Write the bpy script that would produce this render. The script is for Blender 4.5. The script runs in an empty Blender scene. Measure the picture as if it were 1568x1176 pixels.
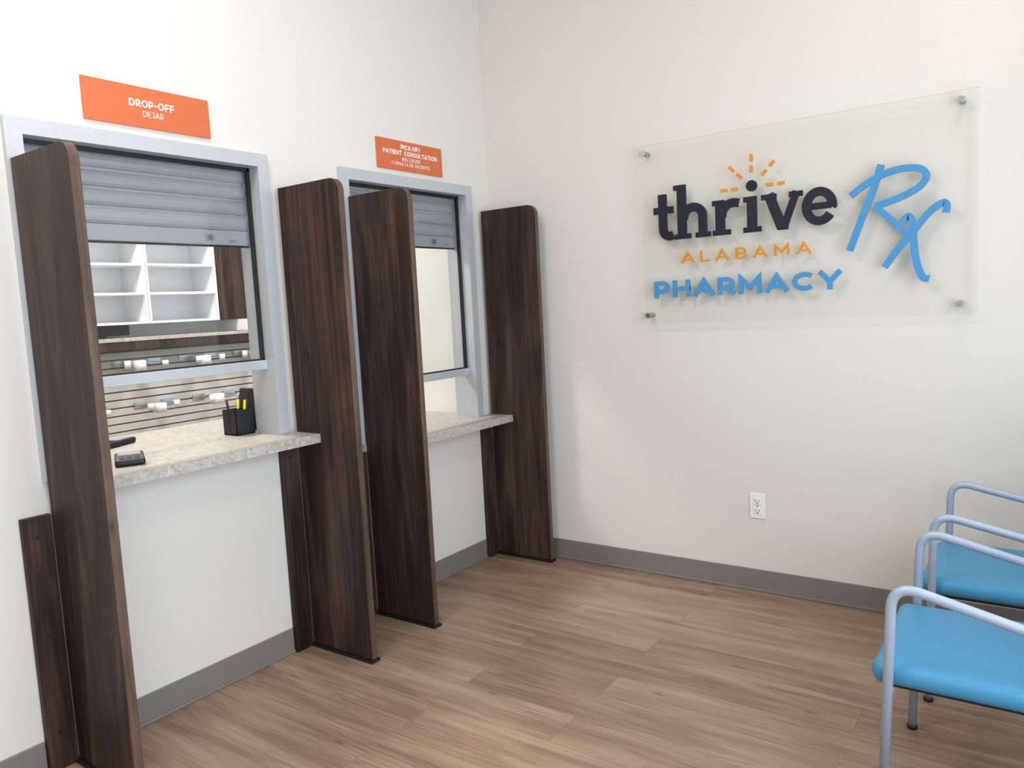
import bpy, bmesh, math, random
from mathutils import Vector, Matrix
random.seed(7)
sc=bpy.context.scene
sc.view_settings.view_transform='Standard'
sc.view_settings.look='None'

# ------------------------------------------------------------------ helpers
def lin(c):
    return tuple(((v/255)/12.92 if v/255<=0.04045 else (((v/255)+0.055)/1.055)**2.4) for v in c)+(1,)
def newmat(name):
    m=bpy.data.materials.new(name); m.use_nodes=True
    nt=m.node_tree; nt.nodes.clear()
    out=nt.nodes.new('ShaderNodeOutputMaterial')
    return m,nt,out
def N(nt,t,**k):
    n=nt.nodes.new(t)
    for a,b in k.items(): setattr(n,a,b)
    return n
def ramp(nt,stops):
    r=N(nt,'ShaderNodeValToRGB'); e=r.color_ramp.elements
    while len(e)<len(stops): e.new(0.5)
    for i,(p,c) in enumerate(stops):
        e[i].position=p; e[i].color=c
    return r
def simple(name,col,rough=.5,metal=0,noise=0.04,scale=30,bump=0,spec=.5,coat=0):
    m,nt,out=newmat(name)
    b=N(nt,'ShaderNodeBsdfPrincipled')
    b.inputs['Roughness'].default_value=rough; b.inputs['Metallic'].default_value=metal
    b.inputs['Specular IOR Level'].default_value=spec
    b.inputs['Coat Weight'].default_value=coat
    tc=N(nt,'ShaderNodeTexCoord'); no=N(nt,'ShaderNodeTexNoise'); no.inputs['Scale'].default_value=scale; no.inputs['Detail'].default_value=3
    nt.links.new(tc.outputs['Object'],no.inputs['Vector'])
    c=lin(col)
    lo=tuple(v*(1-noise) for v in c[:3])+(1,); hi=tuple(min(1,v*(1+noise)) for v in c[:3])+(1,)
    r=ramp(nt,[(.3,lo),(.7,hi)])
    nt.links.new(no.outputs['Fac'],r.inputs['Fac']); nt.links.new(r.outputs['Color'],b.inputs['Base Color'])
    if bump:
        bp=N(nt,'ShaderNodeBump'); bp.inputs['Strength'].default_value=bump; bp.inputs['Distance'].default_value=.002
        nt.links.new(no.outputs['Fac'],bp.inputs['Height']); nt.links.new(bp.outputs['Normal'],b.inputs['Normal'])
    nt.links.new(b.outputs[0],out.inputs[0])
    return m
def emis(name,col,st):
    m,nt,out=newmat(name); e=N(nt,'ShaderNodeEmission'); e.inputs[0].default_value=lin(col); e.inputs[1].default_value=st
    nt.links.new(e.outputs[0],out.inputs[0]); return m
def glassmat(name,tint=(250,252,253),haze=0.0,base=.03,grz=.5,hazecol=(245,245,242)):
    m,nt,out=newmat(name)
    tr=N(nt,'ShaderNodeBsdfTransparent'); tr.inputs[0].default_value=lin(tint)
    gl=N(nt,'ShaderNodeBsdfGlossy'); gl.inputs['Roughness'].default_value=.03
    lw=N(nt,'ShaderNodeLayerWeight'); lw.inputs['Blend'].default_value=.5
    pw=N(nt,'ShaderNodeMath',operation='POWER'); pw.inputs[1].default_value=5
    nt.links.new(lw.outputs['Facing'],pw.inputs[0])
    ma=N(nt,'ShaderNodeMath',operation='MULTIPLY_ADD'); ma.inputs[1].default_value=grz; ma.inputs[2].default_value=base
    nt.links.new(pw.outputs[0],ma.inputs[0])
    mx=N(nt,'ShaderNodeMixShader'); nt.links.new(ma.outputs[0],mx.inputs[0]); nt.links.new(tr.outputs[0],mx.inputs[1]); nt.links.new(gl.outputs[0],mx.inputs[2])
    last=mx
    if haze>0:
        df=N(nt,'ShaderNodeBsdfDiffuse'); df.inputs[0].default_value=lin(hazecol)
        m2=N(nt,'ShaderNodeMixShader'); m2.inputs[0].default_value=haze
        nt.links.new(mx.outputs[0],m2.inputs[1]); nt.links.new(df.outputs[0],m2.inputs[2]); last=m2
    nt.links.new(last.outputs[0],out.inputs[0]); return m

def woodmat(name,dark,mid,light,rough=.5):
    m,nt,out=newmat(name)
    b=N(nt,'ShaderNodeBsdfPrincipled'); b.inputs['Roughness'].default_value=rough
    b.inputs['Specular IOR Level'].default_value=.22
    tc=N(nt,'ShaderNodeTexCoord')
    def mp(s):
        k=N(nt,'ShaderNodeMapping'); k.inputs['Scale'].default_value=s; nt.links.new(tc.outputs['Object'],k.inputs['Vector']); return k
    a=mp((7,7,.75)); n1=N(nt,'ShaderNodeTexNoise'); n1.inputs['Scale'].default_value=1.6; n1.inputs['Detail'].default_value=5; n1.inputs['Distortion'].default_value=1.4
    nt.links.new(a.outputs[0],n1.inputs['Vector'])
    f=mp((90,90,2.2)); n2=N(nt,'ShaderNodeTexNoise'); n2.inputs['Scale'].default_value=1.5; n2.inputs['Detail'].default_value=4
    nt.links.new(f.outputs[0],n2.inputs['Vector'])
    k=mp((10,10,3.6)); vo=N(nt,'ShaderNodeTexVoronoi'); vo.inputs['Scale'].default_value=.9; nt.links.new(k.outputs[0],vo.inputs['Vector'])
    kr=ramp(nt,[(.0,(.15,.15,.15,1)),(.11,(1,1,1,1))]); nt.links.new(vo.outputs['Distance'],kr.inputs['Fac'])
    mx=N(nt,'ShaderNodeMix'); mx.data_type='FLOAT'; mx.inputs[0].default_value=.35
    nt.links.new(n1.outputs['Fac'],mx.inputs[2]); nt.links.new(n2.outputs['Fac'],mx.inputs[3])
    r=ramp(nt,[(.34,lin(dark)),(.5,lin(mid)),(.66,lin(light))]); nt.links.new(mx.outputs[0],r.inputs['Fac'])
    mc=N(nt,'ShaderNodeMix'); mc.data_type='RGBA'; mc.blend_type='MULTIPLY'; mc.inputs[0].default_value=.7
    nt.links.new(r.outputs[0],mc.inputs[6]); nt.links.new(kr.outputs[0],mc.inputs[7])
    nt.links.new(mc.outputs[2],b.inputs['Base Color'])
    nt.links.new(b.outputs[0],out.inputs[0]); return m

def floormat():
    m,nt,out=newmat('oak_vinyl_plank')
    b=N(nt,'ShaderNodeBsdfPrincipled'); b.inputs['Specular IOR Level'].default_value=.4
    tc=N(nt,'ShaderNodeTexCoord')
    br=N(nt,'ShaderNodeTexBrick'); br.offset=.37; br.offset_frequency=2; br.squash=1
    br.inputs['Color1'].default_value=(0,0,0,1); br.inputs['Color2'].default_value=(1,1,1,1); br.inputs['Mortar'].default_value=(.5,.5,.5,1)
    br.inputs['Scale'].default_value=1; br.inputs['Mortar Size'].default_value=.0007; br.inputs['Mortar Smooth'].default_value=.3
    br.inputs['Brick Width'].default_value=1.22; br.inputs['Row Height'].default_value=.165
    nt.links.new(tc.outputs['Object'],br.inputs['Vector'])
    sep=N(nt,'ShaderNodeSeparateColor'); nt.links.new(br.outputs['Color'],sep.inputs[0])
    cmb=N(nt,'ShaderNodeCombineXYZ')
    for i,kk in enumerate((13.7,7.3,5.1)):
        mm=N(nt,'ShaderNodeMath',operation='MULTIPLY'); mm.inputs[1].default_value=kk; nt.links.new(sep.outputs[0],mm.inputs[0]); nt.links.new(mm.outputs[0],cmb.inputs[i])
    ad=N(nt,'ShaderNodeVectorMath',operation='ADD'); nt.links.new(tc.outputs['Object'],ad.inputs[0]); nt.links.new(cmb.outputs[0],ad.inputs[1])
    def mp(s):
        k=N(nt,'ShaderNodeMapping'); k.inputs['Scale'].default_value=s; nt.links.new(ad.outputs[0],k.inputs['Vector']); return k
    a=mp((.9,9,1)); n1=N(nt,'ShaderNodeTexNoise'); n1.inputs['Scale'].default_value=1.5; n1.inputs['Detail'].default_value=3; n1.inputs['Distortion'].default_value=.8; nt.links.new(a.outputs[0],n1.inputs['Vector'])
    rg=N(nt,'ShaderNodeMath',operation='MULTIPLY'); rg.inputs[1].default_value=60; nt.links.new(n1.outputs['Fac'],rg.inputs[0])
    sn=N(nt,'ShaderNodeMath',operation='SINE'); nt.links.new(rg.outputs[0],sn.inputs[0])
    f=mp((3,120,1)); n2=N(nt,'ShaderNodeTexNoise'); n2.inputs['Scale'].default_value=1.3; n2.inputs['Detail'].default_value=5; nt.links.new(f.outputs[0],n2.inputs['Vector'])
    k=mp((3.0,15,1)); vo=N(nt,'ShaderNodeTexVoronoi'); vo.inputs['Scale'].default_value=.75; nt.links.new(k.outputs[0],vo.inputs['Vector'])
    kr=ramp(nt,[(.0,(.2,.17,.14,1)),(.08,(1,1,1,1))]); nt.links.new(vo.outputs['Distance'],kr.inputs['Fac'])
    mx=N(nt,'ShaderNodeMix'); mx.data_type='FLOAT'; mx.inputs[0].default_value=.42
    nt.links.new(n1.outputs['Fac'],mx.inputs[2]); nt.links.new(n2.outputs['Fac'],mx.inputs[3])
    m0=N(nt,'ShaderNodeMath',operation='MULTIPLY_ADD'); m0.inputs[1].default_value=.016; nt.links.new(sn.outputs[0],m0.inputs[0]); nt.links.new(mx.outputs[0],m0.inputs[2])
    r=ramp(nt,[(.30,lin((112,90,72))),(.45,lin((143,118,98))),(.56,lin((160,136,114))),(.70,lin((176,155,134)))]); nt.links.new(m0.outputs[0],r.inputs['Fac'])
    mc=N(nt,'ShaderNodeMix'); mc.data_type='RGBA'; mc.blend_type='MULTIPLY'; mc.inputs[0].default_value=.8
    nt.links.new(r.outputs[0],mc.inputs[6]); nt.links.new(kr.outputs[0],mc.inputs[7])
    pv=ramp(nt,[(0,(.86,.85,.84,1)),(1,(1.0,1.0,1.0,1))]); nt.links.new(sep.outputs[0],pv.inputs['Fac'])
    m2=N(nt,'ShaderNodeMix'); m2.data_type='RGBA'; m2.blend_type='MULTIPLY'; m2.inputs[0].default_value=1
    nt.links.new(mc.outputs[2],m2.inputs[6]); nt.links.new(pv.outputs[0],m2.inputs[7])
    m3=N(nt,'ShaderNodeMix'); m3.data_type='RGBA'; nt.links.new(br.outputs['Fac'],m3.inputs[0]); nt.links.new(m2.outputs[2],m3.inputs[6]); m3.inputs[7].default_value=lin((104,84,68))
    nt.links.new(m3.outputs[2],b.inputs['Base Color'])
    rr=N(nt,'ShaderNodeMapRange'); rr.inputs['To Min'].default_value=.36; rr.inputs['To Max'].default_value=.52
    nt.links.new(n2.outputs['Fac'],rr.inputs[0]); nt.links.new(rr.outputs[0],b.inputs['Roughness'])
    nt.links.new(b.outputs[0],out.inputs[0]); return m
def countermat():
    m,nt,out=newmat('speckled_laminate')
    b=N(nt,'ShaderNodeBsdfPrincipled'); b.inputs['Roughness'].default_value=.4
    tc=N(nt,'ShaderNodeTexCoord')
    n1=N(nt,'ShaderNodeTexNoise'); n1.inputs['Scale'].default_value=80; n1.inputs['Detail'].default_value=8; n1.inputs['Roughness'].default_value=.75
    n2=N(nt,'ShaderNodeTexNoise'); n2.inputs['Scale'].default_value=26; n2.inputs['Detail'].default_value=6; n2.inputs['Distortion'].default_value=2
    for n in (n1,n2): nt.links.new(tc.outputs['Object'],n.inputs['Vector'])
    mx=N(nt,'ShaderNodeMix'); mx.data_type='FLOAT'; mx.inputs[0].default_value=.4
    nt.links.new(n1.outputs['Fac'],mx.inputs[2]); nt.links.new(n2.outputs['Fac'],mx.inputs[3])
    r=ramp(nt,[(.36,lin((142,134,124))),(.46,lin((176,168,158))),(.56,lin((193,186,177))),(.66,lin((210,204,196)))])
    nt.links.new(mx.outputs[0],r.inputs['Fac']); nt.links.new(r.outputs[0],b.inputs['Base Color']); nt.links.new(b.outputs[0],out.inputs[0]); return m

def box(bm,x0,x1,y0,y1,z0,z1,mi=0):
    v=[bm.verts.new(p) for p in ((x0,y0,z0),(x1,y0,z0),(x1,y1,z0),(x0,y1,z0),(x0,y0,z1),(x1,y0,z1),(x1,y1,z1),(x0,y1,z1))]
    fs=[]
    for f in ((0,3,2,1),(4,5,6,7),(0,1,5,4),(1,2,6,5),(2,3,7,6),(3,0,4,7)):
        F=bm.faces.new([v[i] for i in f]); F.material_index=mi; fs.append(F)
    return fs
def mk(name,bm,mats,parent=None,bevel=0,smooth=False,seg=2):
    me=bpy.data.meshes.new(name); bmesh.ops.recalc_face_normals(bm,faces=bm.faces); bm.to_mesh(me); bm.free()
    o=bpy.data.objects.new(name,me); sc.collection.objects.link(o)
    for m in (mats if isinstance(mats,(list,tuple)) else [mats]): me.materials.append(m)
    if smooth:
        for p in me.polygons: p.use_smooth=True
    if bevel:
        md=o.modifiers.new('bevel','BEVEL'); md.width=bevel; md.segments=seg; md.limit_method='ANGLE'; md.angle_limit=math.radians(40)
    if parent: o.parent=parent
    return o
def boxes(name,lst,mats,parent=None,bevel=0,seg=2):
    bm=bmesh.new()
    for b in lst: box(bm,*b)
    return mk(name,bm,mats,parent,bevel,seg=seg)
def empty(name):
    e=bpy.data.objects.new(name,None); sc.collection.objects.link(e); e.empty_display_size=.05; return e
def cyl(name,p0,p1,r,mat,parent=None,n=24,r2=None,bevel=0):
    p0=Vector(p0);p1=Vector(p1);d=p1-p0; bm=bmesh.new()
    bmesh.ops.create_cone(bm,cap_ends=True,segments=n,radius1=r,radius2=r if r2 is None else r2,depth=d.length)
    q=d.to_track_quat('Z','Y'); bmesh.ops.transform(bm,matrix=Matrix.Translation((p0+p1)/2)@q.to_matrix().to_4x4(),verts=bm.verts)
    o=mk(name,bm,mat,parent)
    for p in o.data.polygons: p.use_smooth=len(p.vertices)==4
    if bevel:
        md=o.modifiers.new('b','BEVEL'); md.width=bevel; md.segments=2; md.limit_method='ANGLE'; md.angle_limit=math.radians(50)
    return o
def fillet(pts,rad,n=8):
    pts=[Vector(p) for p in pts]; out=[pts[0]]
    for i in range(1,len(pts)-1):
        a,b,c=pts[i-1],pts[i],pts[i+1]; r=rad[i-1] if isinstance(rad,(list,tuple)) else rad
        u=(a-b).normalized(); v=(c-b).normalized(); ang=u.angle(v); t=min(r/math.tan(ang/2),(a-b).length*.49,(c-b).length*.49)
        s=b+u*t; e=b+v*t
        for k in range(n+1):
            w=k/n; out.append((1-w)**2*s+2*w*(1-w)*b+w*w*e)
    out.append(pts[-1]); return out
def tube(name,pts,r,mat,parent=None,sy=1.0,n=14):
    P=[Vector(p) for p in pts]; bm=bmesh.new(); rings=[]; ref=None
    for i,p in enumerate(P):
        t=(P[min(i+1,len(P)-1)]-P[max(i-1,0)]).normalized()
        if ref is None:
            ref=Vector((0,1,0)) if abs(t.y)<.9 else Vector((1,0,0))
        s=(ref-t*ref.dot(t)).normalized(); ref=s; u=t.cross(s)
        rings.append([bm.verts.new(p+s*math.cos(2*math.pi*k/n)*r*sy+u*math.sin(2*math.pi*k/n)*r) for k in range(n)])
    for a,b in zip(rings,rings[1:]):
        for k in range(n): bm.faces.new((a[k],a[(k+1)%n],b[(k+1)%n],b[k]))
    bm.faces.new(rings[0][::-1]); bm.faces.new(rings[-1])
    return mk(name,bm,mat,parent,smooth=True)

CNT=[0]
def ribbon(bm,pts,w,mapf,d0,d1,closed=False,taper=None):
    CNT[0]+=1; off=(d1-d0)/abs(d1-d0)*min(.0003,abs(d1-d0)*.12)*(CNT[0]%7); d0=d0+off; d1=d1+off
    P=[Vector((p[0],p[1])) for p in pts]; n=len(P); L=[];Rr=[]
    for i in range(n):
        if closed: a=P[(i-1)%n];c=P[(i+1)%n]
        else: a=P[max(i-1,0)];c=P[min(i+1,n-1)]
        b=P[i]
        t1=(b-a).normalized() if (b-a).length>1e-9 else (c-b).normalized()
        t2=(c-b).normalized() if (c-b).length>1e-9 else t1
        n1=Vector((-t1.y,t1.x)); n2=Vector((-t2.y,t2.x)); m=(n1+n2)
        if m.length<1e-6: m=n1.copy()
        m.normalize(); k=1/max(.42,m.dot(n1)); hw=w/2*(taper[i] if taper else 1)
        L.append(b+m*hw*k); Rr.append(b-m*hw*k)
    V=[]
    for l,r in zip(L,Rr):
        V.append([bm.verts.new(mapf(l.x,l.y,d0)),bm.verts.new(mapf(r.x,r.y,d0)),bm.verts.new(mapf(r.x,r.y,d1)),bm.verts.new(mapf(l.x,l.y,d1))])
    rng=range(n if closed else n-1)
    for i in rng:
        a=V[i];b=V[(i+1)%n]
        for k in range(4): bm.faces.new((a[k],a[(k+1)%4],b[(k+1)%4],b[k]))
    if not closed:
        bm.faces.new(V[0]); bm.faces.new(V[-1][::-1])
def arc(cx,cy,rx,ry,a0,a1,n=14):
    return [(cx+rx*math.cos(math.radians(a0+(a1-a0)*i/n)),cy+ry*math.sin(math.radians(a0+(a1-a0)*i/n))) for i in range(n+1)]
F={
'A':(.86,[[(0,0),(.43,1),(.86,0)],[(.16,.27),(.70,.27)]]),
'B':(.68,[[(0.02,1),(.36,1)]+arc(.38,.76,.24,.24,90,-90)+[(0.02,.52)],[(.36,.52)]+arc(.42,.26,.26,.26,90,-90)+[(0.02,0)],[(0,0),(0,1)]]),
'C':(.80,[arc(.46,.5,.46,.5,48,312,22)]),
'D':(.80,[[(0,0),(0,1)],[(0,1),(.34,1)]+arc(.36,.5,.44,.5,90,-90,18)+[(0,0)]]),
'E':(.58,[[(0,0),(0,1)],[(0,1),(.58,1)],[(0,.5),(.52,.5)],[(0,0),(.58,0)]]),
'F':(.56,[[(0,0),(0,1)],[(0,1),(.56,1)],[(0,.47),(.5,.47)]]),
'G':(.84,[arc(.46,.5,.46,.5,48,325,22)+[(.84,.46)],]),
'H':(.72,[[(0,0),(0,1)],[(.72,0),(.72,1)],[(0,.5),(.72,.5)]]),
'I':(.0,[[(0,0),(0,1)]]),
'J':(.42,[[(.08,1),(.42,1),(.42,.3)]+arc(.2,.28,.22,.28,0,-130,10)]),
'K':(.68,[[(0,0),(0,1)],[(.66,1),(0,.34)],[(.24,.56),(.68,0)]]),
'L':(.54,[[(0,1),(0,0),(.54,0)]]),
'M':(.90,[[(0,0),(0,1),(.45,.28),(.90,1),(.90,0)]]),
'N':(.74,[[(0,0),(0,1),(.74,0),(.74,1)]]),
'O':(.94,[arc(.47,.5,.47,.5,0,360,28)]),
'P':(.62,[[(0,0),(0,1)],[(0,1),(.32,1)]+arc(.33,.67,.29,.33,90,-90)+[(0,.34)]]),
'R':(.66,[[(0,0),(0,1)],[(0,1),(.32,1)]+arc(.33,.67,.29,.33,90,-90)+[(0,.34)],[(.36,.34),(.64,0)]]),
'S':(.60,[arc(.30,.76,.27,.24,40,250,12)+arc(.30,.25,.30,.25,70,-145,14)]),
'T':(.68,[[(0,1),(.68,1)],[(.34,1),(.34,0)]]),
'U':(.70,[[(0,1),(0,.36)]+arc(.35,.36,.35,.36,180,360,16)+[(.70,1)]]),
'Y':(.76,[[(0,1),(.38,.40),(.76,1)],[(.38,.42),(.38,0)]]),
'-':(.30,[[(0,.42),(.30,.42)]]),
'!':(.0,[[(0,1),(0,.35)],[(0,.12),(0,0)]]),
'/':(.40,[[(0,0),(.40,1)]]),
' ':(.30,[]),
}
def text(bm,s,x0,x1,z0,h,w,mapf,d0,d1,gap=.22):
    adv=[F[c][0] for c in s]
    tot=sum(adv)+len(s)*w+gap*(len(s)-1)
    sx=(x1-x0)/tot; x=0
    for c,a in zip(s,adv):
        for st in F[c][1]:
            closed=(c=='O'); pts=st[:-1] if closed else st
            q=[(x0+(x+w/2+p[0])*sx,z0+(w/2+p[1]*(1-w))*h) for p in pts]
            ww=w*min(h,sx*1.0)
            if not closed and len(q)>1:
                def ext(a,b):
                    v=Vector(a)-Vector(b)
                    return v.normalized()*ww*.5 if v.length>1e-9 else Vector((0,0))
                if c in 'AMNIHLETFKYPRBDU-J!/' :
                    e0=ext(q[0],q[1]); e1=ext(q[-1],q[-2])
                    if c=='A' and len(q)==2: e0=e1=Vector((0,0))
                    if c in 'PRBD' and len(q)>3: e0=e1=Vector((0,0))
                    q=[(q[0][0]+e0.x,q[0][1]+e0.y)]+q[1:-1]+[(q[-1][0]+e1.x,q[-1][1]+e1.y)]
            ribbon(bm,q,ww,mapf,d0,d1,closed)
        x+=a+w+gap

# ------------------------------------------------------------------ materials
M_wall=simple('painted_drywall_cream',(223,218,210),.75,noise=.006,scale=60,bump=.02,spec=.25)
M_ceil=simple('ceiling_white',(235,234,230),.9,noise=.01)
M_floor=floormat()
M_base=simple('grey_vinyl_base',(126,119,115),.55,noise=.03)
M_wood=woodmat('dark_walnut_laminate',(31,22,18),(57,42,35),(84,64,53))
M_edge=woodmat('walnut_edge_band',(70,55,46),(94,75,64),(112,92,80))
M_alu=simple('brushed_aluminium',(192,196,199),.42,metal=.2,noise=.03,scale=80)
M_alud=simple('aluminium_dark_grey',(150,156,166),.4,metal=.3)  # darker even grey for lock plates, maker labels and terminal screens
M_blk=simple('black_rubber',(18,18,20),.5)
M_shut=simple('shutter_grey',(172,170,176),.4,metal=.15,noise=.02)
M_glass=glassmat('window_glass',(250,252,252),0.0,.035,.5)
M_acr=glassmat('acrylic_clear',(253,253,252),0.006,.012,.3)
M_acre=simple('acrylic_edge',(222,220,216),.3)
M_counter=countermat()
M_orange=simple('orange_sign_board',(208,106,62),.4,noise=.02)
M_white=simple('white_vinyl_letter',(250,246,240),.5,noise=.01)
M_char=simple('charcoal_letter',(32,35,48),.5,noise=.03,spec=.25)
M_gold=simple('amber_letter',(216,142,44),.5,noise=.03,spec=.3)
M_blue=simple('sky_blue_letter',(74,142,192),.5,noise=.03,spec=.3)
M_metal=simple('standoff_steel',(178,178,180),.28,metal=.9,noise=.02)
M_plate=simple('outlet_white',(240,240,238),.35,noise=.01)
M_slot=simple('outlet_slot_dark',(60,58,56),.6)
M_seat=simple('blue_vinyl_upholstery',(64,139,178),.42,noise=.03,scale=120,bump=.05)
M_tube=simple('powder_coat_silver_blue',(166,178,196),.35,metal=.2,noise=.02)
M_shelf=simple('white_melamine',(243,244,246),.5,noise=.01)
M_slat=simple('grey_slatwall',(188,185,178),.6,noise=.02)
M_groove=simple('slat_groove',(110,106,100),.7)
M_tag=simple('white_plastic_tag',(236,236,236),.4)
M_yel=simple('pen_yellow',(235,205,40),.4)
M_pwall=simple('pharmacy_wall_paint',(236,233,226),.8,noise=.01)

# ------------------------------------------------------------------ room shell
RX=3.1; FY=-5.6; CH=3.3; NX=-3.0; NY=2.6
p=[-2.3076,-1.38,-1.0161,-.0977]; T=.028; Hh=1.8264; PF=.3564
hc1=.8802; hc2=.7653; wt=1.9483
w1=(-2.314,-1.4105); w2=(-1.0504,-.1602); fr=.048
WT=.13
o1=(w1[0]+fr*.6,w1[1]-fr*.6,hc1-.035,wt-fr*.6); o2=(w2[0]+fr*.6,w2[1]-fr*.6,hc2-.035,wt-fr*.6)
boxes('wall_left',[(-WT,0,FY,o1[0],0,CH),(-WT,0,o1[0],o1[1],0,o1[2]),(-WT,0,o1[0],o1[1],o1[3],CH),(-WT,0,o1[1],o2[0],0,CH),
  (-WT,0,o2[0],o2[1],0,o2[2]),(-WT,0,o2[0],o2[1],o2[3],CH),(-WT,0,o2[1],0,0,CH)],M_wall)
boxes('wall_back',[(-WT,RX+.12,0,.12,0,CH)],M_wall)
boxes('wall_front',[(-WT,RX+.12,FY-.12,FY,0,CH)],M_wall)
WY0,WY1,WZ0,WZ1=-4.9,-.75,.45,2.35
boxes('wall_right',[(RX,RX+.12,FY,WY0,0,CH),(RX,RX+.12,WY1,0,0,CH),(RX,RX+.12,WY0,WY1,0,WZ0),(RX,RX+.12,WY0,WY1,WZ1,CH)],M_wall)
boxes('floor',[(NX-.1,RX+.12,FY-.12,NY+.1,-.1,0)],M_floor)
boxes('ceiling',[(NX-.1,RX+.12,FY-.12,NY+.1,CH,CH+.1)],M_ceil)
ws=empty('window_3')
fr_l=[]
for k in range(4):
    yy=WY0+(WY1-WY0)*k/3; y0=min(max(yy-.025,WY0),WY1-.05); fr_l.append((RX+.02,RX+.09,y0,y0+.05,WZ0,WZ1))
fr_l+= [(RX+.02,RX+.09,WY0,WY1,WZ0,WZ0+.05),(RX+.02,RX+.09,WY0,WY1,WZ1-.05,WZ1)]
boxes('storefront_frame',fr_l,M_alu,ws,.003)
boxes('wall_pharmacy_far',[(NX-.1,NX,FY,NY+.1,0,CH)],M_pwall)
boxes('wall_pharmacy_partition',[(-1.35,-WT,-.13,-.01,0,CH)],M_pwall)
boxes('wall_pharmacy_end',[(NX,-WT,NY,NY+.1,0,CH)],M_pwall)
boxes('wall_pharmacy_near',[(NX,-WT,FY-.12,FY,0,CH)],M_pwall)
def basebd(name,lst):
    boxes(name,lst,M_base,None,.003)
bb=.1016
basebd('baseboard_back',[(0.0,RX,-.006,0,0,bb),(0.0,RX,-.012,-.006,0,.012)])
basebd('baseboard_left',[(0,.006,FY,p[0]-.083,0,bb),(0,.006,p[0]+T,p[1]-.083,0,bb),(0,.006,p[1]+T,p[2]-.083,0,bb),(0,.006,p[2]+T,p[3]-.083,0,bb),(0,.006,p[3]+T,-.012,0,bb),
   (0.006,.012,FY,p[0]-.083,0,.012),(0.006,.012,p[0]+T,p[1]-.083,0,.012),(0.006,.012,p[1]+T,p[2]-.083,0,.012),(0.006,.012,p[2]+T,p[3]-.083,0,.012)])
basebd('baseboard_right',[(RX-.006,RX,FY,-.012,0,bb)])

# ------------------------------------------------------------------ privacy dividers
def divider(i,y,ztop_strip):
    e=empty('privacy_divider')
    bm=bmesh.new(); x0=.022; R=.048
    prof=[(x0,.012),(PF,.012)]+[(PF-R+R*math.cos(math.radians(a)),Hh-R+R*math.sin(math.radians(a))) for a in range(0,91,9)]+[(x0,Hh)]
    A=[bm.verts.new((px,y,pz)) for px,pz in prof]; B=[bm.verts.new((px,y+T,pz)) for px,pz in prof]
    bm.faces.new(A); bm.faces.new(B[::-1]); n=len(prof)
    for k in range(n):
        q=bm.faces.new((A[k],A[(k+1)%n],B[(k+1)%n],B[k])); q.material_index=1
    mk('divider_panel',bm,[M_wood,M_edge],e,.0015)
    boxes('wall_cleat',[(0.0005,.0215,y-.082,y-.0005,.0,ztop_strip)],[M_wood],e,.002)
    boxes('floor_track',[(0.014,PF+.008,y-.010,y+T+.008,0,.011)],[M_blk],e,.002)
    for zz in (.12,.42,ztop_strip-.06):
        cyl('screw_cap',(.0215,y-.045,zz),(.0228,y-.045,zz),.005,M_blk,e,12)
    return e
divider(0,p[0],.785); divider(1,p[1],hc1-.034); divider(2,p[2],hc2-.034); divider(3,p[3],hc2-.034)

# ------------------------------------------------------------------ service windows
def service_window(name,w,o,hc,rail,shz):
    e=empty(name)
    y0,y1=w; zt=wt; xf=.018
    z0=hc+.0005
    L=[(-.125,xf,y0+0.0295,y0+fr,z0,zt-.03),(.0005,xf,y0,y0+.0295,z0,zt-.0),(-.125,xf,y1-fr,y1-.0295,z0,zt-.03),(.0005,xf,y1-.0295,y1,z0,zt),(-.125,xf,y0+fr,y1-fr,zt-fr,zt-.03),(.0005,xf,y0+.0295,y1-.0295,zt-.03,zt)]
    boxes('outer_frame',L,M_alu,e)
    a,b=y0+fr,y1-fr
    xs=-.045
    boxes('gasket',[(xs-.006,xs+.010,a,a+.012,rail,zt-fr),(xs-.006,xs+.010,b-.012,b,rail,zt-fr),(xs-.006,xs+.010,a,b,zt-fr-.012,zt-fr),(xs-.006,xs+.01,a,b,rail+.036,rail+.042)],M_blk,e)
    boxes('sash_rail',[(xs-.014,xs+.022,a,b,rail,rail+.036)],M_alu,e,.002)
    boxes('glass_pane',[(xs-.003,xs+.003,a+.012,b-.012,rail+.042,zt-fr-.012)],M_glass,e)
    return e
service_window('window_1',w1,o1,hc1,1.137,1.61)
service_window('window_2',w2,o2,hc2,.985,1.64)
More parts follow.
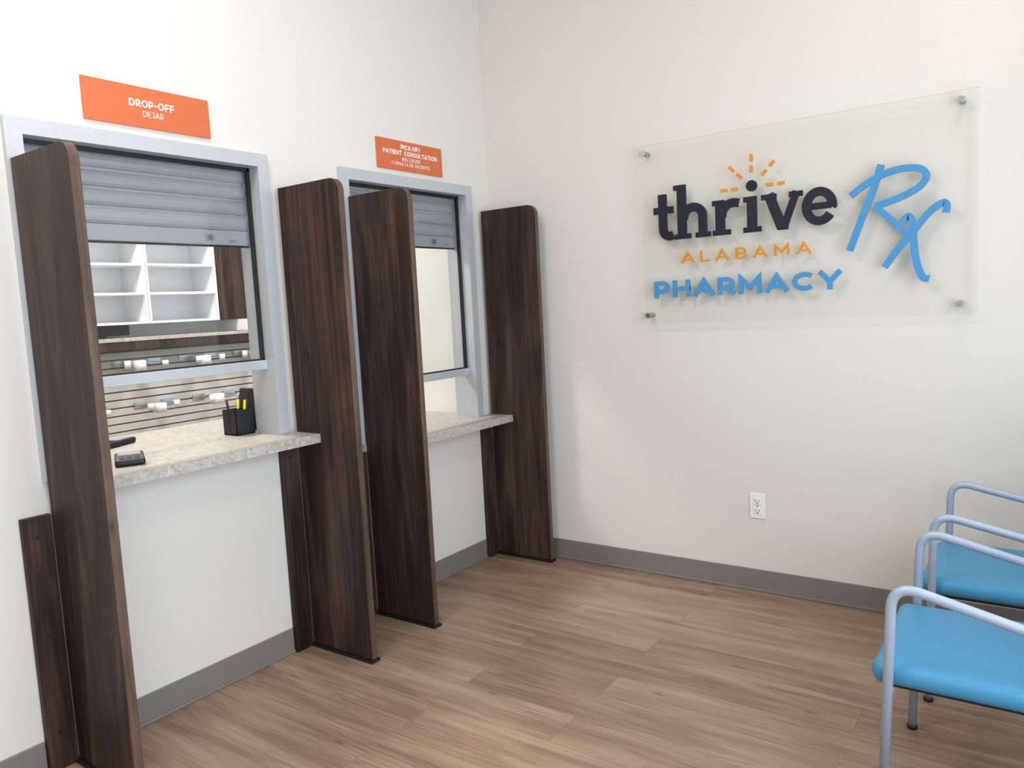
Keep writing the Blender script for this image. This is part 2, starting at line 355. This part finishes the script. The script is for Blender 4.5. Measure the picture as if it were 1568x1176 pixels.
def shutter(w,zb):
    e=empty('roller_shutter'); a,b=w[0]+fr+.002,w[1]-fr-.002; x=-.080
    bm=bmesh.new(); zt=wt-fr-.002; pitch=.060; zz=zb+.055; prof=[]
    while zz<zt:
        for k,(dx,dz) in enumerate(((0,0),(.006,.003),(.010,.012),(.012,.024),(.010,.036),(.006,.048),(0,.052))):
            if zz+dz<zt: prof.append((x+dx,zz+dz))
        zz+=pitch
    prof.append((x,zt))
    A=[bm.verts.new((q[0],a,q[1])) for q in prof];B=[bm.verts.new((q[0],b,q[1])) for q in prof]
    A2=[bm.verts.new((x-.006,a,q[1])) for q in prof];B2=[bm.verts.new((x-.006,b,q[1])) for q in prof]
    for i in range(len(prof)-1):
        bm.faces.new((A[i],B[i],B[i+1],A[i+1])); bm.faces.new((A2[i+1],B2[i+1],B2[i],A2[i]))
    mk('shutter_curtain',bm,M_shut,e)
    boxes('bottom_bar',[(x-.008,x+.012,a,b,zb,zb+.055)],M_shut,e,.003)
    boxes('bottom_seal',[(x-.004,x+.008,a,b,zb-.006,zb)],M_blk,e)
    ym=b-.17
    cyl('lock_cylinder',(x+.012,ym,zb+.028),(x+.016,ym,zb+.028),.009,M_metal,e,16)
    boxes('lock_plate',[(x+.012,x+.014,ym-.02,ym+.02,zb+.015,zb+.041)],M_alud,e,.001)
    boxes('maker_label',[(x+.012,x+.0128,ym+.08,ym+.115,zb+.012,zb+.022)],M_alud,e)
shutter(w1,1.612); shutter(w2,1.642)

# ------------------------------------------------------------------ counters
def counter(y0,y1,hc,w,xb,ye):
    bm=bmesh.new()
    box(bm,0.0235,.16,y0,y1,hc-.034,hc)
    box(bm,-.131,.0235,w[0]+fr*.62,w[1]-fr*.62,hc-.034,hc)
    box(bm,xb,-.131,ye[0],ye[1],hc-.034,hc)
    mk('service_counter',bm,M_counter)
counter(p[0]+T+.001,p[1]-.001,hc1,w1,-.68,(-2.9,-.75))
counter(p[2]+T+.001,p[3]-.001,hc2,w2,-.62,(-.72,-.135))

# ------------------------------------------------------------------ orange signs
def osign(y0,y1,z0,z1,lines):
    e=empty('orange_wall_sign')
    boxes('sign_board',[(.0005,.008,y0,y1,z0,z1)],M_orange,e,.001)
    for i,(s,c,wd,zc,h,wg) in enumerate(lines):
        bm=bmesh.new(); text(bm,s,c-wd/2,c+wd/2,zc-h/2,h,wg,lambda u,v,q:(q,u,v),.0081,.0090,.2)
        mk('lettering_%d'%(i+1),bm,M_white,e)
osign(-2.078,-1.640,1.977,2.108,[('DROP-OFF',-1.852,.156,2.054,.0255,.24),('DEJAR',-1.850,.072,2.022,.019,.12)])
osign(-.812,-.370,1.974,2.108,[('PICK-UP/',-.592,.130,2.081,.021,.22),('PATIENT CONSULTATION',-.592,.368,2.053,.0215,.22),('RECOGER',-.592,.120,2.026,.016,.12),('CONSULTA DE PACIENTES',-.592,.262,2.004,.0155,.12)])

# ------------------------------------------------------------------ acrylic logo sign
lg=empty('acrylic_logo_sign')
bm=bmesh.new()
ax0,ax1,az0,az1=.905,2.235,1.215,2.02
fs=box(bm,ax0,ax1,-.046,-.040,az0,az1)
for f in fs:
    n=f.calc_center_median()
    if abs(n.y+.043)<.001: f.material_index=1
mk('acrylic_sheet',bm,[M_acr,M_acre],lg)
for (sx,sz) in ((.9273,1.9874),(2.1789,1.9874),(.9273,1.2546),(2.1789,1.2546)):
    cyl('standoff_barrel',(sx,-.001,sz),(sx,-.0395,sz),.011,M_metal,lg,24)
    cyl('standoff_cap',(sx,-.0465,sz),(sx,-.056,sz),.0125,M_metal,lg,24,bevel=.001)
mB=lambda u,v,q:(u,q,v)
D0,D1=-.0465,-.0575
bm=bmesh.new()
def S(pts,w,cl=False,tp=None): ribbon(bm,pts,w,mB,D0,D1,cl,tp)
zb=1.588; xh=.148; st=.041; sl=.024; zt_=zb+xh
# t
S([(1.015,zb+.205),(1.015,zb+.052)]+arc(1.047,zb+.052,.032,.034,180,300,8),st*.95)
S([(.972,zt_-.014),(1.066,zt_-.014)],.030)
# h
S([(1.106,zb),(1.106,zb+.236)],st); S([(1.070,zb+.225),(1.106,zb+.225)],.022); S([(1.072,zb+.011),(1.146,zb+.011)],.022)
S([(1.112,zb+.085)]+arc(1.158,zb+.094,.043,.040,165,0,12)+[(1.201,zb)],st*.92); S([(1.168,zb+.011),(1.236,zb+.011)],.022)
# r
S([(1.280,zb),(1.280,zt_)],st); S([(1.246,zt_-.011),(1.280,zt_-.011)],.022); S([(1.246,zb+.011),(1.325,zb+.011)],.022)
S([(1.286,zb+.075)]+arc(1.338,zb+.082,.050,.050,165,80,8)+[(1.362,zb+.128)],st*.9)
# i
S([(1.418,zb),(1.418,zt_)],st); S([(1.382,zt_-.011),(1.418,zt_-.011)],.022); S([(1.380,zb+.011),(1.456,zb+.011)],.022)
S(arc(1.418,zb+.192,.0115,.0115,0,345,14),.023,True)
# v
S([(1.488,zt_),(1.541,zb+.006)],st*.98); S([(1.600,zt_),(1.548,zb+.006)],st*.72); S([(1.524,zb+.010),(1.566,zb+.010)],.024)
S([(1.458,zt_-.011),(1.520,zt_-.011)],.022); S([(1.570,zt_-.011),(1.624,zt_-.011)],.022)
# e
S([(1.643,zb+.078),(1.733,zb+.078)],.026)
S([(1.734,zb+.070)]+arc(1.688,zb+.077,.050,.058,0,325,24),st*.84)
mk('thrive_lettering',bm,M_char,lg)
bm=bmesh.new(); text(bm,'ALABAMA',1.098,1.655,1.481,.048,.17,mB,D0,D1,.48)
cx,cz_=1.418,1.775
for a in (0,45,90,135,180):
    c,s=math.cos(math.radians(a)),math.sin(math.radians(a))
    for r0,r1 in ((.060,.088),(.106,.134)):
        S([(cx+c*r0,cz_+s*r0),(cx+c*r1,cz_+s*r1)],.0125)
mk('alabama_lettering',bm,M_gold,lg)
bm=bmesh.new(); text(bm,'PHARMACY',.962,1.770,1.331,.077,.26,mB,D0,D1,.15)
def smooth(pts,n=6):
    P=[Vector(p) for p in pts]; P=[P[0]*2-P[1]]+P+[P[-1]*2-P[-2]]; o=[]
    for i in range(1,len(P)-2):
        for k in range(n):
            t=k/n; a,b,c,d=P[i-1],P[i],P[i+1],P[i+2]
            o.append(.5*((2*b)+(c-a)*t+(2*a-5*b+4*c-d)*t*t+(3*b-a-3*c+d)*t**3))
    o.append(P[-2]); return o
S(smooth([(1.915,1.795),(1.885,1.70),(1.845,1.60),(1.800,1.478)]),.026)
S(smooth([(1.805,1.690),(1.850,1.722),(1.915,1.755),(1.985,1.770),(2.045,1.762),(2.068,1.735),(2.050,1.700),(2.000,1.672),(1.940,1.652),(1.893,1.640)]),.025)
S(smooth([(1.893,1.640),(1.935,1.598),(1.985,1.545),(2.012,1.520)]),.024)
S(smooth([(1.985,1.572),(2.010,1.590),(2.022,1.560),(2.025,1.500),(2.035,1.420),(2.055,1.362),(2.078,1.352)]),.026)
S(smooth([(1.925,1.405),(1.965,1.462),(2.025,1.535),(2.080,1.600),(2.122,1.628),(2.135,1.616),(2.132,1.590)]),.025)
mk('pharmacy_rx_lettering',bm,M_blue,lg)

# ------------------------------------------------------------------ outlet
ou=empty('wall_outlet'); ox,oz=1.4009,.3923
boxes('cover_plate',[(ox-.035,ox+.035,-.006,-.0005,oz-.057,oz+.057)],M_plate,ou,.003,3)
for dz in (-.0215,.0215):
    boxes('receptacle_face',[(ox-.0165,ox+.0165,-.0085,-.006,oz+dz-.0145,oz+dz+.0145)],M_plate,ou,.002,3)
    boxes('slots',[(ox-.0085,ox-.006,-.0092,-.0084,oz+dz-.003,oz+dz+.008),(ox+.006,ox+.0085,-.0092,-.0084,oz+dz-.002,oz+dz+.007),(ox-.0025,ox+.0025,-.0092,-.0084,oz+dz-.011,oz+dz-.006)],M_slot,ou)
cyl('plate_screw',(ox,-.006,oz),(ox,-.0078,oz),.0035,M_metal,ou,12)

# ------------------------------------------------------------------ chairs
def chair(x0,yc,hw,drop,lean):
    e=empty('waiting_room_chair'); ah=.607
    for s,nm in ((-1,'near'),(1,'far')):
        y=yc+s*hw
        path=fillet([(x0,y,.004),(x0+lean,y,ah+.012),(x0+.47,y,ah-drop),(x0+.53,y,.004)],[.055,.08],10)
        tube('side_frame_'+nm,path,.0122,M_tube,e,sy=.9)
        for fx in (x0,x0+.53):
            cyl('foot_glide',(fx,y,0),(fx,y,.012),.0145,M_blk,e,16)
    x1=x0+.48; yw=hw-.016; za,zb2=.345,.402
    bm=bmesh.new(); box(bm,x0-.030,x1,yc-yw,yc+yw,za,zb2)
    o=mk('seat_cushion',bm,M_seat,e,.026,seg=6)
    for q in o.data.polygons: q.use_smooth=True
    boxes('seat_pan',[(x0+.01,x1-.02,yc-yw+.03,yc+yw-.03,za-.012,za+.002)],M_blk,e,.003)
    for xx in (x0+lean*.53,x0+.492):
        tube('cross_bar',[(xx,yc-hw,.326),(xx,yc+hw,.326)],.0085,M_tube,e)
    for s in (-1,1):
        tube('back_upright',fillet([(x0+.47,yc+s*.18,.326),(x0+.52,yc+s*.18,.54),(x0+.585,yc+s*.18,.78)],.08),.010,M_tube,e)
    bm=bmesh.new(); box(bm,-.02,.02,-yw,yw,-.17,.17)
    b=mk('back_cushion',bm,M_seat,e,.018,seg=5); b.location=(x0+.535,yc,.66); b.rotation_euler=(0,math.radians(14),0)
    for q in b.data.polygons: q.use_smooth=True
    return e
chair(2.134,-1.112,.243,.095,.022)
chair(2.154,-.436,.236,.085,.014)

# ------------------------------------------------------------------ pharmacy interior
cab=empty('medicine_shelf_cabinet'); X=NX; dp=.32
L=[]
units=[(-1.50,-.95),(-.95,-.40),(-.40,.15)]
zlo,zhi=1.34,2.25
L.append((X+.001,X+.015,-1.50,.15,zlo,zhi))
for a,b in units:
    L.append((X+.015,X+dp,a+.003,a+.016,zlo,zhi)); L.append((X+.015,X+dp,b-.016,b-.003,zlo,zhi))
    for k in range(5):
        z=zlo+k*.20; L.append((X+.015,X+dp-.01,a+.016,b-.016,z,z+.016))
boxes('shelving_unit',L,M_shelf,cab)
boxes('cabinet_door',[(X+.001,X+dp,.155,.53,zlo,zhi)],M_wood,cab,.002)
st_=empty('slatwall_counter')
boxes('counter_ledge',[(X+.001,X+.33,-2.0,.85,1.225,1.25)],M_counter,st_,.002)
boxes('ledge_fascia',[(X+.29,X+.325,-2.0,.85,1.165,1.225)],M_wood,st_)
L=[];G=[(X+.001,X+.20,-2.0,.85,.0,1.165)]
z=.06
while z<1.13:
    L.append((X+.20,X+.215,-2.0,.85,z,z+.045)); z+=.055
boxes('slat_back',G,M_groove,st_); boxes('slat_boards',L,M_slat,st_)
bm=bmesh.new(); bm2=bmesh.new(); rnd=random.Random(3)
for zrow,n in ((1.065,8),(.765,7)):
    for k in range(n):
        y=-1.05+k*.235+(.08 if zrow<.8 else 0)+rnd.uniform(-.03,.03); ln=rnd.uniform(.30,.40)
        box(bm,X+.215,X+ln,y-.003,y+.003,zrow,zrow+.006)
        box(bm,X+.215,X+.222,y-.05,y+.05,zrow-.01,zrow+.03)
        h=rnd.uniform(.035,.055)
        box(bm2,X+ln,X+ln+.005,y-.022,y+.022,zrow-.025,zrow-.025+h)
        if k%2==0:
            d=rnd.uniform(.05,.075); box(bm2,X+.28,X+.36,y+.05,y+.05+d,zrow-.05,zrow+rnd.uniform(.0,.03))
mk('hook_arms',bm,M_metal,st_); mk('label_tags',bm2,M_tag,st_,None,.006)

# ------------------------------------------------------------------ desk items
pc=empty('pen_cup'); px,py=-.185,-1.495
s=.042;h=.10;z0=hc1+.0005
L=[(px-s,px+s,py-s,py+s,z0,z0+.004)]
for a,b,c,d in ((px-s,px+s,py-s,py-s+.002),(px-s,px+s,py+s-.002,py+s),(px-s,px-s+.002,py-s,py+s),(px+s-.002,px+s,py-s,py+s),(px-.001,px+.001,py-s,py+s)):
    L.append((a,b,c,d,z0,z0+h))
boxes('mesh_cup',L,M_blk,pc)
for i,(dx,dy,tx,ty,m) in enumerate(((.02,.0,.01,.015,M_yel),(.015,.02,.02,.0,M_blk),(-.02,.01,-.01,.015,M_yel),(-.015,-.015,-.02,-.01,M_blk))):
    cyl('pen_%d'%i,(px+dx,py+dy,z0+.005),(px+dx+tx,py+dy+ty,z0+.135),.005,m,pc,10)
tp=empty('tape_dispenser')
bm=bmesh.new(); tx,ty=-.27,-1.375
pr=[(0,0),(.12,0),(.12,.05),(.09,.11),(.05,.165),(.015,.175),(0,.12)]
A=[bm.verts.new((tx,ty-.06+q[0],z0+q[1])) for q in pr];B=[bm.verts.new((tx+.07,ty-.06+q[0],z0+q[1])) for q in pr]
bm.faces.new(A);bm.faces.new(B[::-1])
for k in range(len(pr)): bm.faces.new((A[k],A[(k+1)%len(pr)],B[(k+1)%len(pr)],B[k]))
mk('dispenser_body',bm,M_blk,tp,.005)
def terminal(name,cx,cy,rot,w,l):
    e=empty(name)
    boxes('terminal_body',[(-w/2,w/2,-l/2,l/2,0,.022)],M_blk,e,.008,4)
    boxes('terminal_screen',[(-w*.38,w*.38,l*.02,l*.40,.0215,.024)],M_alud,e)
    kk=[(-w*.34+i*w*.25,-w*.34+i*w*.25+w*.17,-l*.42+j*l*.1,-l*.42+j*l*.1+l*.065,.0215,.025) for i in range(3) for j in range(4)]
    boxes('keypad',kk,M_slot,e)
    e.location=(cx,cy,hc1+.0008); e.rotation_euler=(0,0,rot); return e
terminal('card_terminal',-.045,-2.02,1.1,.09,.18)
terminal('telephone_handset',-.44,-1.88,.4,.07,.2)
mo=empty('computer_monitor')
boxes('screen',[(-2.80,-2.78,-.98,-.50,1.267,1.335)],M_blk,mo,.003); boxes('stand',[(-2.86,-2.74,-.8,-.68,1.2505,1.267)],M_blk,mo)

# ------------------------------------------------------------------ lighting
w=bpy.data.worlds.new('world'); sc.world=w; w.use_nodes=True; nt=w.node_tree; nt.nodes.clear()
bg=nt.nodes.new('ShaderNodeBackground'); bg.inputs[0].default_value=(.74,.85,1,1); bg.inputs[1].default_value=1.5
wo=nt.nodes.new('ShaderNodeOutputWorld'); nt.links.new(bg.outputs[0],wo.inputs[0])
def area(name,loc,rot,sx,sy,pw,col):
    l=bpy.data.lights.new(name,'AREA'); l.shape='RECTANGLE'; l.size=sx; l.size_y=sy; l.energy=pw; l.color=col
    o=bpy.data.objects.new(name,l); o.location=loc; o.rotation_euler=rot; sc.collection.objects.link(o); return o
area('daylight_window',(RX+.2,(WY0+WY1)/2,(WZ0+WZ1)/2),(0,math.radians(90),0),1.85,4.1,92,(.76,.87,1))
M_lens=emis('light_lens',(255,248,235),3)
def troffer(x,y,pw,sx=.6,sy=.6,col=(1,.935,.84)):
    e=empty('ceiling_light')
    boxes('housing',[(x-sx/2,x+sx/2,y-sy/2,y+sy/2,CH-.03,CH-.001)],M_plate,e)
    boxes('lens',[(x-sx/2+.03,x+sx/2-.03,y-sy/2+.03,y+sy/2-.03,CH-.034,CH-.0305)],M_lens,e)
    o=area('lamp',(x,y,CH-.04),(0,0,0),sx-.06,sy-.06,pw,col); o.parent=e
troffer(2.5,-.85,7); troffer(.75,-2.6,26); troffer(2.3,-4.2,8)
troffer(-1.6,-1.5,85,col=(1,.985,.97)); troffer(-1.6,1.0,70,col=(1,.985,.97))

# ------------------------------------------------------------------ camera
C=Vector((2.47,-3.3329,1.333)); yaw,pit,rol=.6191,.1017,.052
fw=Vector((-math.sin(yaw)*math.cos(pit),math.cos(yaw)*math.cos(pit),-math.sin(pit)))
r0=Vector((math.cos(yaw),math.sin(yaw),0)); u0=r0.cross(fw)
R=math.cos(rol)*r0-math.sin(rol)*u0; U=math.sin(rol)*r0+math.cos(rol)*u0
cam=bpy.data.cameras.new('camera'); co=bpy.data.objects.new('camera',cam); sc.collection.objects.link(co)
m=Matrix((R,U,-fw)).transposed().to_4x4(); m.translation=C; co.matrix_world=m
cam.sensor_fit='HORIZONTAL'; cam.sensor_width=36; cam.lens=36*1175.5/1568; cam.clip_start=.01
sc.camera=co
